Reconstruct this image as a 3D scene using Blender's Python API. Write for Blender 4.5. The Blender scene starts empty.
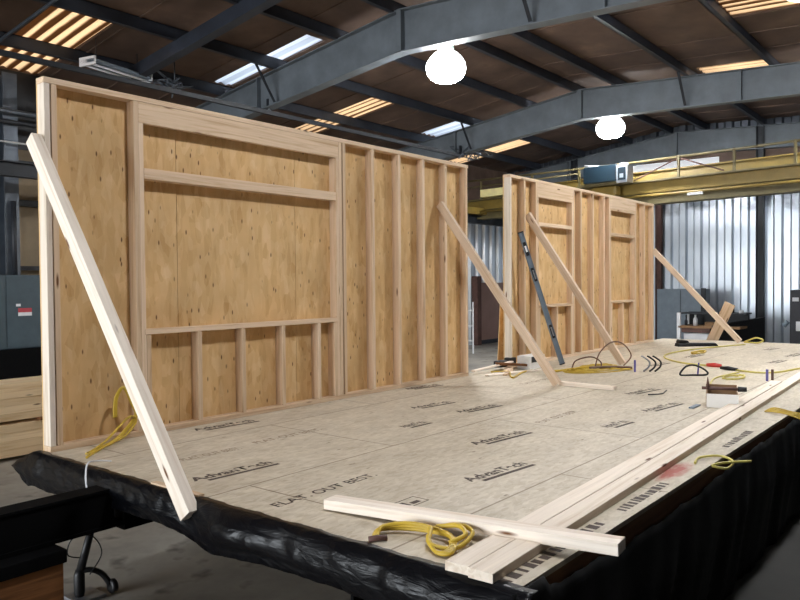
import bpy, bmesh, math, random
from mathutils import Vector, Matrix
random.seed(7)
scn = bpy.context.scene
COL = scn.collection
GZ = -0.82            # shop floor level; the trailer deck top is z = 0

# ------------------------------------------------------------------ helpers
def rgb(h):
    h = h.lstrip('#')
    o = []
    for i in (0, 2, 4):
        c = int(h[i:i+2], 16)/255
        o.append(c/12.92 if c <= 0.04045 else ((c+0.055)/1.055)**2.4)
    return tuple(o)+(1,)

class MB:
    """collects geometry in world coordinates; build() links it as one mesh"""
    def __init__(s): s.v = []; s.f = []; s.sm = []
    def hexa(s, p):                      # p: 4 bottom (ccw), 4 top
        b = len(s.v); s.v += [tuple(q) for q in p]
        for q in ((3,2,1,0),(4,5,6,7),(0,1,5,4),(1,2,6,5),(2,3,7,6),(3,0,4,7)):
            s.f.append(tuple(b+i for i in q)); s.sm.append(False)
        return s
    def box(s, x0, x1, y0, y1, z0, z1):
        return s.hexa([(x0,y0,z0),(x1,y0,z0),(x1,y1,z0),(x0,y1,z0),(x0,y0,z1),(x1,y0,z1),(x1,y1,z1),(x0,y1,z1)])
    def bar(s, a, b, w, t, up=(0,0,1)):
        """rectangular bar from a to b; w across, t along up"""
        a = Vector(a); b = Vector(b); d = (b-a).normalized(); u = Vector(up)
        n = d.cross(u)
        if n.length < 1e-4: n = d.cross(Vector((1,0,0)))
        n.normalize(); u = n.cross(d).normalized()
        c = []
        for q in (a, b):
            c.append([q-n*w/2-u*t/2, q+n*w/2-u*t/2, q+n*w/2+u*t/2, q-n*w/2+u*t/2])
        A, B = c
        return s.hexa([A[0],A[1],B[1],B[0],A[3],A[2],B[2],B[3]])
    def tube(s, pts, r, n=8, closed=False):
        pts = [Vector(q) for q in pts]; m = len(pts); b = len(s.v)
        prev = None
        for i, q in enumerate(pts):
            d = (pts[(i+1) % m] if (closed or i < m-1) else q) - (pts[i-1] if (closed or i > 0) else q)
            d.normalize()
            if prev is None:
                h = Vector((0,0,1)) if abs(d.z) < .9 else Vector((1,0,0))
                e = d.cross(h).normalized()
            else:
                e = prev - d*prev.dot(d)
                if e.length < 1e-5: e = d.cross(Vector((0,0,1)))
                e.normalize()
            prev = e; g = d.cross(e)
            rr = r[i] if isinstance(r, (list, tuple)) else r
            for k in range(n):
                a = 2*math.pi*k/n
                s.v.append(tuple(q + (e*math.cos(a)+g*math.sin(a))*rr))
        for i in range(m if closed else m-1):
            j = (i+1) % m
            for k in range(n):
                l = (k+1) % n
                s.f.append((b+i*n+k, b+i*n+l, b+j*n+l, b+j*n+k)); s.sm.append(True)
        if not closed:
            s.f.append(tuple(b+k for k in range(n))[::-1]); s.sm.append(False)
            s.f.append(tuple(b+(m-1)*n+k for k in range(n))); s.sm.append(False)
        return s
    def lathe(s, prof, c=(0,0,0), n=28):
        b = len(s.v); m = len(prof)
        for r, z in prof:
            for k in range(n):
                a = 2*math.pi*k/n
                s.v.append((c[0]+r*math.cos(a), c[1]+r*math.sin(a), c[2]+z))
        for i in range(m-1):
            for k in range(n):
                l = (k+1) % n
                s.f.append((b+i*n+k, b+i*n+l, b+(i+1)*n+l, b+(i+1)*n+k)); s.sm.append(True)
        s.f.append(tuple(b+k for k in range(n))[::-1]); s.sm.append(False)
        s.f.append(tuple(b+(m-1)*n+k for k in range(n))); s.sm.append(False)
        return s
    def grid(s, rows, smooth=True):
        b = len(s.v); m = len(rows[0])
        for r in rows: s.v += [tuple(q) for q in r]
        for i in range(len(rows)-1):
            for k in range(m-1):
                s.f.append((b+i*m+k, b+i*m+k+1, b+(i+1)*m+k+1, b+(i+1)*m+k)); s.sm.append(smooth)
        return s
    def build(s, name, m, parent=None, loc=None, bevel=0, solid=0):
        me = bpy.data.meshes.new(name)
        o = bpy.data.objects.new(name, me)
        if parent is not None:
            inv = parent_world(parent).inverted()
            o.parent = parent
        else:
            if loc is None:
                xs = [q[0] for q in s.v]; ys = [q[1] for q in s.v]; zs = [q[2] for q in s.v]
                loc = ((min(xs)+max(xs))/2, (min(ys)+max(ys))/2, min(zs))
            o.location = loc; inv = Matrix.Translation(-Vector(loc))
        me.from_pydata([tuple(inv @ Vector(q)) for q in s.v], [], s.f)
        bm = bmesh.new(); bm.from_mesh(me)
        bmesh.ops.recalc_face_normals(bm, faces=bm.faces)
        bm.to_mesh(me); bm.free()
        for p, q in zip(me.polygons, s.sm): p.use_smooth = q
        me.materials.append(m)
        COL.objects.link(o)
        if solid:
            md = o.modifiers.new('Solid', 'SOLIDIFY'); md.thickness = solid; md.offset = 0
        if bevel:
            md = o.modifiers.new('Bevel', 'BEVEL'); md.width = bevel; md.segments = 2; md.limit_method = 'ANGLE'
        return o

def parent_world(o):
    m = o.matrix_basis.copy()
    while o.parent is not None:
        o = o.parent; m = o.matrix_basis @ m
    return m

def tag(o, label, cat, group=None, kind=None):
    o['label'] = label; o['category'] = cat
    if group: o['group'] = group
    if kind: o['kind'] = kind
    return o
def thing(name, label, cat, loc, rotz=0, group=None, kind=None):
    o = bpy.data.objects.new(name, None); o.empty_display_size = .1
    o.location = loc; o.rotation_euler = (0, 0, rotz); COL.objects.link(o)
    return tag(o, label, cat, group, kind)
def struct(o, label=None, cat=None, group=None):
    o['kind'] = 'structure'
    if label: o['label'] = label
    if cat: o['category'] = cat
    if group: o['group'] = group
    return o
def copy_tree(o, parent=None):
    c = o.copy(); COL.objects.link(c)
    if parent is not None: c.parent = parent
    for ch in [x for x in bpy.data.objects if x.parent == o]: copy_tree(ch, c)
    return c
def smooth_path(pts, n=8, closed=False):
    """Catmull-Rom through the points"""
    P = [Vector(q) for q in pts]; out = []; m = len(P)
    rng = range(m) if closed else range(m-1)
    for i in rng:
        g = (lambda k: P[k % m]) if closed else (lambda k: P[max(0, min(m-1, k))])
        a, b, c, d = g(i-1), g(i), g(i+1), g(i+2)
        for k in range(n):
            t = k/n
            out.append(.5*((2*b)+(c-a)*t+(2*a-5*b+4*c-d)*t*t+(3*b-a-3*c+d)*t**3))
    if not closed: out.append(P[-1])
    return out

# ------------------------------------------------------------------ materials
class NT:
    def __init__(s, name):
        s.m = bpy.data.materials.new(name); s.m.use_nodes = True
        s.t = s.m.node_tree; s.b = s.t.nodes['Principled BSDF']; s.out = s.t.nodes['Material Output']
    def n(s, ty, **kw):
        q = s.t.nodes.new(ty)
        for k, v in kw.items():
            if k in q.inputs.keys(): q.inputs[k].default_value = v
            else: setattr(q, k, v)
        return q
    def l(s, a, b): s.t.links.new(a, b)
    def coord(s, scale=(1,1,1), rot=(0,0,0), src='Object', rnd=False):
        c = s.n('ShaderNodeTexCoord'); mp = s.n('ShaderNodeMapping')
        mp.inputs['Scale'].default_value = scale; mp.inputs['Rotation'].default_value = rot
        s.l(c.outputs[src], mp.inputs['Vector'])
        if rnd:
            oi = s.n('ShaderNodeObjectInfo'); mu = s.n('ShaderNodeMath', operation='MULTIPLY'); mu.inputs[1].default_value = 37.0
            s.l(oi.outputs['Random'], mu.inputs[0]); s.l(mu.outputs[0], mp.inputs['Location'])
        return mp.outputs['Vector']
    def ramp(s, fac, stops):
        r = s.n('ShaderNodeValToRGB'); e = r.color_ramp.elements
        while len(e) < len(stops): e.new(0.5)
        for q, (p, c) in zip(e, stops): q.position = p; q.color = c
        s.l(fac, r.inputs['Fac']); return r.outputs['Color']
    def mix(s, fac, a, b, mode='MIX'):
        q = s.n('ShaderNodeMix', data_type='RGBA', blend_type=mode)
        for sock, val in ((q.inputs[0], fac), (q.inputs[6], a), (q.inputs[7], b)):
            if hasattr(val, 'is_linked'): s.l(val, sock)
            else: sock.default_value = val
        return q.outputs[2]
    def bump(s, h, strength=.3, dist=.01):
        q = s.n('ShaderNodeBump', Strength=strength, Distance=dist)
        s.l(h, q.inputs['Height']); s.l(q.outputs['Normal'], s.b.inputs['Normal'])

def plain(name, col, rough=.6, metal=0, var=.25, scale=6, spec=None, bump=0):
    a = NT(name); c = rgb(col)
    v = a.coord()
    no = a.n('ShaderNodeTexNoise', Scale=scale, Detail=5.0, Roughness=.6); a.l(v, no.inputs['Vector'])
    lo = tuple(k*(1-var) for k in c[:3])+(1,); hi = tuple(min(1, k*(1+var)) for k in c[:3])+(1,)
    a.l(a.ramp(no.outputs['Fac'], [(.3, lo), (.7, hi)]), a.b.inputs['Base Color'])
    a.b.inputs['Roughness'].default_value = rough; a.b.inputs['Metallic'].default_value = metal
    if spec is not None: a.b.inputs['Specular IOR Level'].default_value = spec
    if bump: a.bump(no.outputs['Fac'], bump)
    return a.m

def wood(name, axis, base='#cdb294', dark='#a98764', knot='#6b4526', var=.12):
    a = NT(name)
    sc = [1.0, 1.0, 1.0]; k = 'xyz'.index(axis)
    s1 = [26, 26, 26]; s1[k] = 1.1
    v = a.coord(tuple(s1), rnd=True)
    n1 = a.n('ShaderNodeTexNoise', Scale=1.0, Detail=6.0, Roughness=.65, Distortion=.6); a.l(v, n1.inputs['Vector'])
    col = a.ramp(n1.outputs['Fac'], [(.3, rgb(dark)), (.5, rgb(base)), (.75, tuple(min(1, q*1.12) for q in rgb(base)[:3])+(1,))])
    s2 = [16, 16, 16]; s2[k] = 3.2
    v2 = a.coord(tuple(s2), rnd=True)
    vo = a.n('ShaderNodeTexVoronoi', Scale=.62); a.l(v2, vo.inputs['Vector'])
    kn = a.ramp(vo.outputs['Distance'], [(.05, (1,1,1,1)), (.12, (0,0,0,1))])
    col = a.mix(kn, col, rgb(knot))
    oi = a.n('ShaderNodeObjectInfo')
    tint = a.ramp(oi.outputs['Random'], [(0, (1-var*1.2, 1-var*1.5, 1-var*1.9, 1)), (.5, (1, .98, .95, 1)), (1, (1+var*.4, 1+var*.4, 1+var*.45, 1))])
    col = a.mix(1.0, col, tint, 'MULTIPLY')
    a.l(col, a.b.inputs['Base Color']); a.b.inputs['Roughness'].default_value = .72
    a.b.inputs['Specular IOR Level'].default_value = .25
    a.bump(n1.outputs['Fac'], .15, .004)
    return a.m

def osb(name, base, light, dark, vertical=True):
    a = NT(name)
    col = None
    rots = ((0,0,0),(0,.5,0),(0,-.6,0)) if vertical else ((0,0,0),(0,0,.5),(0,0,-.6))
    scs = ((22,22,7),(17,17,6),(28,28,9)) if vertical else ((9,34,34),(8,26,26),(12,40,40))
    for i, (r, sc) in enumerate(zip(rots, scs)):
        v = a.coord(sc, r)
        vo = a.n('ShaderNodeTexVoronoi', Scale=1.0, Randomness=1.0); a.l(v, vo.inputs['Vector'])
        sep = a.n('ShaderNodeSeparateColor'); a.l(vo.outputs['Color'], sep.inputs[0])
        c = a.ramp(sep.outputs[0], [(0, rgb(dark)), (.22, rgb(base)), (.7, rgb(base)), (1, rgb(light))])
        if col is None: col = c; first = sep.outputs[0]
        else: col = a.mix(.36, col, c)
    v = a.coord((1.6,1.6,1.6)); n = a.n('ShaderNodeTexNoise', Scale=1.5, Detail=3.0); a.l(v, n.inputs['Vector'])
    col = a.mix(1.0, col, a.ramp(n.outputs['Fac'], [(.3, (.84,.81,.76,1)), (.7, (1.06,1.04,1.0,1))]), 'MULTIPLY')
    # scattered dark strands
    v = a.coord((20,20,7) if vertical else (7,20,20), (0,.3,0) if vertical else (0,0,.3))
    vo = a.n('ShaderNodeTexVoronoi', Scale=1.0); a.l(v, vo.inputs['Vector'])
    k = a.ramp(vo.outputs['Distance'], [(.08, (1,1,1,1)), (.16, (0,0,0,1))])
    sep = a.n('ShaderNodeSeparateColor'); a.l(vo.outputs['Color'], sep.inputs[0])
    sel = a.ramp(sep.outputs[1], [(.70, (0,0,0,1)), (.78, (.9,.9,.9,1))])
    kk = a.mix(1.0, k, sel, 'MULTIPLY')
    col = a.mix(kk, col, rgb('#5b3b20'))
    a.l(col, a.b.inputs['Base Color']); a.b.inputs['Roughness'].default_value = .75
    a.b.inputs['Specular IOR Level'].default_value = .2
    a.bump(first, .12, .003)
    return a.m

M = {}
for ax in 'xyz': M['wood_'+ax] = wood('spruce lumber '+ax, ax, '#d9c0a4', '#bd9c79')
M['wood_pale'] = wood('pale lumber x', 'x', '#eee2d4', '#d9c6b0')
M['wood_end'] = wood('lit end stud', 'z', '#e0d3c4', '#c8b59d')  # paler than the other studs, daylight on the wall ends put into the colour
M['osb_wall'] = osb('OSB sheathing', '#dab684', '#e5c89c', '#c0965f')
M['lumber_tan'] = wood('tan lumber x', 'x', '#f0d8b2', '#dab88a')
M['wood_crib'] = wood('crib timber', 'x', '#8d5f3a', '#5f3d22')
M['wood_dirty'] = wood('weathered timber', 'x', '#7a5334', '#55371f')
M['rim'] = wood('rim board', 'y', '#8a6547', '#6a4a31')
M['rimx'] = wood('rim board x', 'x', '#8a6547', '#6a4a31')

def deck_mat():
    a = NT('subfloor panel')
    col = None
    for i, (r, sc) in enumerate((((0,0,.2),(16,44,1)),((0,0,-.5),(22,60,1)))):
        v = a.coord(sc, r); vo = a.n('ShaderNodeTexVoronoi', Scale=1.0); a.l(v, vo.inputs['Vector'])
        sep = a.n('ShaderNodeSeparateColor'); a.l(vo.outputs['Color'], sep.inputs[0])
        c = a.ramp(sep.outputs[0], [(0, rgb('#b6a993')), (.4, rgb('#c5b9a4')), (1, rgb('#d2c8b6'))])
        col = c if col is None else a.mix(.5, col, c)
    v = a.coord((1.4,3.2,1)); n = a.n('ShaderNodeTexNoise', Scale=1.3, Detail=6.0, Roughness=.65); a.l(v, n.inputs['Vector'])
    col = a.mix(1.0, col, a.ramp(n.outputs['Fac'], [(.3, (.82,.80,.78,1)), (.65, (1.03,1.02,1.01,1))]), 'MULTIPLY')
    v = a.coord((3,13,1)); n = a.n('ShaderNodeTexNoise', Scale=2.0, Detail=4.0, Roughness=.7); a.l(v, n.inputs['Vector'])
    col = a.mix(a.ramp(n.outputs['Fac'], [(.66,(0,0,0,1)),(.76,(.75,.75,.75,1))]), col, rgb('#8d7760'))
    # scuffs: small dark flecks
    v = a.coord((5,15,1)); vo = a.n('ShaderNodeTexVoronoi', Scale=1.0); a.l(v, vo.inputs['Vector'])
    k = a.ramp(vo.outputs['Distance'], [(.06,(1,1,1,1)),(.13,(0,0,0,1))])
    sep = a.n('ShaderNodeSeparateColor'); a.l(vo.outputs['Color'], sep.inputs[0])
    kk = a.mix(1.0, k, a.ramp(sep.outputs[1], [(.72,(0,0,0,1)),(.8,(.8,.8,.8,1))]), 'MULTIPLY')
    col = a.mix(kk, col, rgb('#5f4c3b'))
    # panel joints
    v = a.coord((1,1,1)); br = a.n('ShaderNodeTexBrick', Scale=1.0)
    br.inputs['Brick Width'].default_value = 2.44; br.inputs['Row Height'].default_value = 1.22
    br.inputs['Mortar Size'].default_value = .006; br.inputs['Mortar Smooth'].default_value = .1
    mp = [q for q in a.t.nodes if q.type == 'MAPPING'][-1]; mp.inputs['Location'].default_value = (.35, -.05, 0)
    a.l(v, br.inputs['Vector'])
    col = a.mix(a.ramp(br.outputs['Fac'], [(0,(0,0,0,1)),(1,(.7,.7,.7,1))]), col, rgb('#6f5b48'))
    # red marking paint near the outer edge
    v = a.coord((1,1,1)); mp = [q for q in a.t.nodes if q.type == 'MAPPING'][-1]
    mp.inputs['Location'].default_value = (-(1.93-5.5)*3.2, -(-3.35+1.7)*11, 0); mp.inputs['Scale'].default_value = (3.2, 11, 0)
    gr = a.n('ShaderNodeTexGradient', gradient_type='SPHERICAL'); a.l(v, gr.inputs['Vector'])
    no = a.n('ShaderNodeTexNoise', Scale=9.0, Detail=3.0); a.l(a.coord((1,3,1)), no.inputs['Vector'])
    mu = a.n('ShaderNodeMath', operation='MULTIPLY'); a.l(gr.outputs['Fac'], mu.inputs[0]); a.l(no.outputs['Fac'], mu.inputs[1])
    col = a.mix(a.ramp(mu.outputs[0], [(.05,(0,0,0,1)),(.3,(.85,.85,.85,1))]), col, rgb('#a5392c'))
    a.l(col, a.b.inputs['Base Color']); a.b.inputs['Roughness'].default_value = .6
    a.b.inputs['Specular IOR Level'].default_value = .3
    return a.m
M['deck'] = deck_mat()
M['ink'] = plain('printing ink', '#4c3f36', .8, var=.35, scale=60)
M['ink_faint'] = plain('faded ink', '#8b7865', .8, var=.3, scale=60)

def concrete_mat():
    a = NT('shop concrete'); v = a.coord()
    n = a.n('ShaderNodeTexNoise', Scale=.9, Detail=8.0, Roughness=.65); a.l(v, n.inputs['Vector'])
    col = a.ramp(n.outputs['Fac'], [(.3, rgb('#78736b')), (.55, rgb('#a39d92')), (.75, rgb('#b5aea3'))])
    n2 = a.n('ShaderNodeTexNoise', Scale=3.5, Detail=3.0); a.l(v, n2.inputs['Vector'])
    col = a.mix(a.ramp(n2.outputs['Fac'], [(.58,(0,0,0,1)),(.72,(.8,.8,.8,1))]), col, rgb('#4a453e'))
    a.l(col, a.b.inputs['Base Color']); a.b.inputs['Roughness'].default_value = .55
    a.bump(n.outputs['Fac'], .1, .01)
    return a.m
M['concrete'] = concrete_mat()
M['dark_floor'] = plain('dark floor slab', '#2b2925', .75, var=.3, scale=1.2, spec=.2)
def poly_mat():
    a = NT('black poly sheeting')
    a.b.inputs['Base Color'].default_value = rgb('#030408'); a.b.inputs['Roughness'].default_value = .36
    a.b.inputs['Specular IOR Level'].default_value = .3
    n = a.n('ShaderNodeTexNoise', Scale=1.0, Detail=4.0, Roughness=.6, Distortion=1.5); a.l(a.coord((9,4,16), (.5,.2,0)), n.inputs['Vector'])
    vo = a.n('ShaderNodeTexVoronoi', Scale=1.0, feature='DISTANCE_TO_EDGE'); a.l(a.coord((9,6,16), (.7,0,.2)), vo.inputs['Vector'])
    h = a.mix(.18, n.outputs['Color'], a.ramp(vo.outputs['Distance'], [(0,(1,1,1,1)),(.2,(0,0,0,1))]))
    a.bump(h, .4, .03)
    return a.m
M['plastic'] = poly_mat()
M['plastic_dull'] = plain('shaded black poly sheeting', '#040405', .6, var=.3, scale=3, spec=.15)  # duller copy of the sheeting, keeps the shaded side black
M['black_steel'] = plain('black painted steel', '#020203', .8, var=.4, spec=.12)
M['rafter'] = plain('grey painted rafter steel', '#656c72', .55, var=.2, scale=2.5)
M['purlin'] = plain('dark purlin steel', '#2c313b', .5, var=.3, scale=3)
M['dark_steel'] = plain('dark dusty steel', '#1d2128', .55, var=.3)
def roof_mat():
    a = NT('roof liner'); v = a.coord((1,1,1))
    n = a.n('ShaderNodeTexNoise', Scale=1.2, Detail=6.0, Roughness=.6); a.l(v, n.inputs['Vector'])
    col = a.ramp(n.outputs['Fac'], [(.3, rgb('#4d3d33')), (.6, rgb('#6b564a')), (.8, rgb('#8b7260'))])
    a.l(col, a.b.inputs['Base Color']); a.b.inputs['Roughness'].default_value = .7
    return a.m
M['roof'] = roof_mat()
def galv_mat():
    a = NT('galvanised wall sheet'); v = a.coord((1,1,.35))
    n = a.n('ShaderNodeTexNoise', Scale=1.3, Detail=7.0, Roughness=.65); a.l(v, n.inputs['Vector'])
    col = a.ramp(n.outputs['Fac'], [(.3, rgb('#b4bcc6')), (.6, rgb('#d3dae2')), (.8, rgb('#e6eaee'))])
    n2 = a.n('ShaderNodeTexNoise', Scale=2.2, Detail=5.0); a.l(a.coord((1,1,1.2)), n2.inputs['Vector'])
    # colour darkened towards the top for shade above the door daylight, ragged lower edge
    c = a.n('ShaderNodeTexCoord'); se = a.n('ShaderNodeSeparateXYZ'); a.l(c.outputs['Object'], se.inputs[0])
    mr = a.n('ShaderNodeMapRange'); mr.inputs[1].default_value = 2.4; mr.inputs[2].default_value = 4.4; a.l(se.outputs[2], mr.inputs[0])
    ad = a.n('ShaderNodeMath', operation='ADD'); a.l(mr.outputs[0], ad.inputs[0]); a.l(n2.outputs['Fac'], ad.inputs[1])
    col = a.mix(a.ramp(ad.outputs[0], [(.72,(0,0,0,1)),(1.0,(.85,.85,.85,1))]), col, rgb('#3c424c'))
    a.l(col, a.b.inputs['Base Color']); a.b.inputs['Metallic'].default_value = .85; a.b.inputs['Roughness'].default_value = .34
    a.bump(n.outputs['Fac'], .08, .02)
    return a.m
M['galv'] = galv_mat()
M['dark_wall'] = plain('dark wall cladding', '#232325', .8, var=.2, scale=2)
M['tan_panel'] = plain('tan wall insulation', '#8d7d66', .8, var=.2, scale=2)
M['panel_blue'] = plain('blue grey enamel', '#3c4c55', .45, var=.12)
M['conduit'] = plain('conduit steel', '#596069', .4, metal=.4, var=.2)
M['white'] = plain('white paint', '#dcdde0', .5, var=.05)
M['card_white'] = plain('white cardboard', '#e6e2dc', .7, var=.06)
M['card_brown'] = plain('brown cardboard', '#8a6a4a', .8, var=.15)
M['black'] = plain('black rubber', '#101012', .5, var=.3)
M['dark_label'] = plain('dark label', '#23242c', .5)
M['red_label'] = plain('red label', '#b0404a', .5, var=.1)
M['red'] = plain('red plastic', '#c23a33', .4, var=.1)
M['yellow'] = plain('yellow cord', '#c2a233', .5, var=.15)
M['yellow_pale'] = plain('pale yellow cord', '#c9bb62', .5, var=.15)
M['crane_yellow'] = plain('crane yellow paint', '#826c30', .5, var=.2, scale=2.5)
M['crane_lit'] = plain('lit crane yellow', '#efe0a0', .5, var=.12)  # paler copy of the crane yellow, bright light on the end cover painted in
M['crane_olive'] = plain('grimy yellow paint', '#5f5535', .6, var=.25)
M['crane_blue'] = plain('blue hoist paint', '#0a1a23', .4, var=.15)
M['brown_hose'] = plain('brown hose', '#6a4d3c', .5)
M['purple'] = plain('purple plastic', '#4c4290', .4)
M['rust'] = plain('rusty brown steel', '#5c4038', .7, var=.3)
M['pink_ply'] = plain('pinkish plywood', '#a3837a', .7, var=.12, scale=2)
M['alu'] = plain('aluminium', '#a9adb2', .35, metal=.7, var=.1)
M['grey_enamel'] = plain('grey enamel', '#6d7a86', .45, var=.1)
M['silver'] = plain('zinc plate', '#9a9da2', .4, metal=.8, var=.2)
M['green_glass'] = plain('greenish ballast paint', '#bcd6cb', .4, var=.08)
def glow(name, col, strength):
    a = NT(name)
    a.b.inputs['Base Color'].default_value = (.9,.9,.9,1)
    a.b.inputs['Emission Color'].default_value = col; a.b.inputs['Emission Strength'].default_value = strength
    return a.m
LAMP = 400.0
M['lamp_top'] = glow('glowing upper refractor', (.95,.975,1.0,1), 16.0)
M['lamp_dim'] = glow('lit lamp refractor, aged bulb', (.95,.965,1.0,1), LAMP*.55)  # weaker glow for the near lamp, set to hold the near deck darker
M['lamp'] = glow('lit lamp refractor', (.95,.975,1.0,1), LAMP)
def sky_mat(name, tint, dirt, stripe):
    a = NT(name)
    v = a.coord((1,1,1)); w = a.n('ShaderNodeTexWave', Scale=stripe, Distortion=.6, Detail=2.0, bands_direction='X'); a.l(v, w.inputs['Vector'])
    n = a.n('ShaderNodeTexNoise', Scale=5.0, Detail=4.0); a.l(a.coord((1,.25,1)), n.inputs['Vector'])
    f = a.mix(.3, w.outputs['Color'], n.outputs['Color'])
    col = a.ramp(f, [(.35, rgb(dirt)), (.6, rgb(tint))])
    tr = a.n('ShaderNodeBsdfTranslucent'); di = a.n('ShaderNodeBsdfDiffuse'); mx = a.n('ShaderNodeMixShader', Fac=.25)
    a.l(col, tr.inputs['Color']); a.l(col, di.inputs['Color'])
    a.l(tr.outputs[0], mx.inputs[1]); a.l(di.outputs[0], mx.inputs[2]); a.l(mx.outputs[0], a.out.inputs['Surface'])
    return a.m
M['sky_warm'] = sky_mat('dirty amber fibreglass', '#ffe6c4', '#8a6a4c', 1.55)
M['sky_white'] = sky_mat('white fibreglass', '#f2f5f7', '#d8dcdf', 1.2)

# ------------------------------------------------------------------ camera
def camera():
    cam = bpy.data.cameras.new('camera'); o = bpy.data.objects.new('camera', cam); COL.objects.link(o)
    yaw, pit, rol = .6778, -.0237, -.0083
    f = Vector((math.cos(pit)*math.cos(yaw), math.cos(pit)*math.sin(yaw), math.sin(pit)))
    r = f.cross(Vector((0,0,1))).normalized(); u = r.cross(f)
    r2 = r*math.cos(rol)+u*math.sin(rol); u2 = -r*math.sin(rol)+u*math.cos(rol)
    m = Matrix((( r2.x, u2.x, -f.x, -2.3345), (r2.y, u2.y, -f.y, -4.7969), (r2.z, u2.z, -f.z, 1.0869), (0,0,0,1)))
    o.matrix_world = m
    cam.sensor_width = 36; cam.lens = 748.12*36/800; cam.clip_start = .05; cam.clip_end = 200
    scn.camera = o
camera()

# ------------------------------------------------------------------ building shell
X0, X1, Y0, Y1 = -13.0, 18.7, -13.0, 7.7
RY = 2.2
def roofz(y, z0=5.33): return z0 - (.14*(y-RY) if y > RY else .05*(RY-y))
struct(MB().box(X0-.3, X1+.3, Y0-.3, Y1+.3, GZ-.2, GZ).build('floor', M['concrete'], loc=(0,0,GZ)))

struct(MB().box(X0-.2, X1-.3, Y0+.02, -3.2, GZ+.001, GZ+.006).build('floor_2', M['dark_floor']))  # dark slab added over the concrete to keep this side dark
# skylight openings: x0, x1, y0, y1, kind
SKY = [(2.72, 3.66, 4.96, 7.7, 'w'), (6.2, 6.62, 3.95, 6.4, 'c'), (9.38, 10.12, 4.96, 7.7, 'w'), (12.4, 13.2, 4.96, 6.4, 'c'),
       (15.4, 16.1, 4.96, 7.7, 'w'), (9.1, 10.05, -4.4, -1.5, 'w'), (12.75, 13.4, -1.5, -.1, 'w')]
def roof():
    xs = sorted({X0-.3, X1+.3} | {q for s in SKY for q in s[:2]})
    mb = MB()
    for a, b in zip(xs[:-1], xs[1:]):
        mid = (a+b)/2
        cuts = sorted((s[2], s[3]) for s in SKY if s[0] < mid < s[1])
        y = Y0-.3; segs = []
        for c, d in cuts: segs.append((y, c)); y = d
        segs.append((y, Y1+.3))
        for c, d in segs:
            for e, g in ((c, min(d, RY)), (max(c, RY), d)):
                if g-e < .01: continue
                mb.hexa([(a,e,roofz(e)),(b,e,roofz(e)),(b,g,roofz(g)),(a,g,roofz(g)),
                         (a,e,roofz(e)+.05),(b,e,roofz(e)+.05),(b,g,roofz(g)+.05),(a,g,roofz(g)+.05)])
    # seams down the slope
    x = X0+.5
    while x < X1:
        if not any(s[0]-.05 < x < s[1]+.05 for s in SKY):
            for e, g in ((Y0, RY), (RY, Y1)):
                mb.bar((x,e,roofz(e)-.008), (x,g,roofz(g)-.008), .03, .016)
        x += 1.02
    struct(mb.build('ceiling', M['roof'], loc=(0,0,5)))
roof()
for i, (a, b, c, d, k) in enumerate(SKY):
    rows = []; n = int((b-a)/.02)
    for j in range(n+1):
        x = a+(b-a)*j/n; h = .018*math.cos(2*math.pi*(x-a)/.19)
        rows.append([(x, c, roofz(c)+.03+h), (x, (c+d)/2, roofz((c+d)/2)+.03+h), (x, d, roofz(d)+.03+h)])
    o = MB().grid(rows).build('window_%d' % (i+1), M['sky_warm' if k == 'w' else 'sky_white'], solid=.004)
    struct(o)

# rafters: tapered I beams across the building
def rafter(x):
    mb = MB()
    def zt(y): return roofz(y, 5.13)
    def zb(y): return 4.5-.125*(y-RY) if y > RY else 4.5-.035*(RY-y)
    for e, g in ((Y0+.02, RY), (RY, Y1-.08)):
        def pl(za, zc, w):
            mb.hexa([(x-w/2,e,za(e)),(x+w/2,e,za(e)),(x+w/2,g,za(g)),(x-w/2,g,za(g)),
                     (x-w/2,e,zc(e)),(x+w/2,e,zc(e)),(x+w/2,g,zc(g)),(x-w/2,g,zc(g))])
        pl(lambda y: zb(y)+.014, lambda y: zt(y)-.014, .014)
        pl(zb, lambda y: zb(y)+.016, .2)
        pl(lambda y: zt(y)-.016, zt, .2)
    for y in (RY, RY-3.2, RY+3.2, RY-6.4):
        mb.box(x-.095, x+.095, y-.01, y+.01, zb(y)+.016, zt(y)-.02)
    mb.box(x-.1, x+.1, RY-.045, RY+.045, zb(RY)-.005, zt(RY)-.02)
    return struct(mb.build('roof_rafter', M['rafter'], loc=(x,RY,4.5)), None, None)
for x in (-5.7, .38, 6.47, 12.55, 18.5): rafter(x)
def purlin(y):
    z = roofz(y)-.004; mb = MB()
    mb.box(X0, X1-.02, y-.008, y+.008, z-.2, z)
    mb.box(X0, X1-.02, y-.07, y+.008, z-.2, z-.188)
    mb.box(X0, X1-.02, y-.008, y+.07, z-.012, z)
    return struct(mb.build('roof_purlin', M['purlin'], loc=(0,y,z-.2)))
for y in (6.42, 4.93, 3.5, 2.35, 1.45, 0.0, -1.5, -3.0, -4.5, -6.0, -7.5, -9.0, -10.5): purlin(y)
# flange braces from purlins to rafter bottoms, and a rod strut
for x in (6.47, 12.55):
    for y in (4.93, 0.0, -3.0):
        zb = 4.5-.125*(y-RY) if y > RY else 4.5-.035*(RY-y)
        mb = MB().bar((x-.5,y,roofz(y)-.2), (x-.1,y,zb+.03), .05, .012)
        struct(mb.build('flange_brace', M['dark_steel']))
struct(MB().bar((4.47,RY+.3,roofz(RY+.3)-.3), (4.47,6.3,roofz(6.3)-.3), .16, .2).build('roof_strut', M['purlin']))

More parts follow.
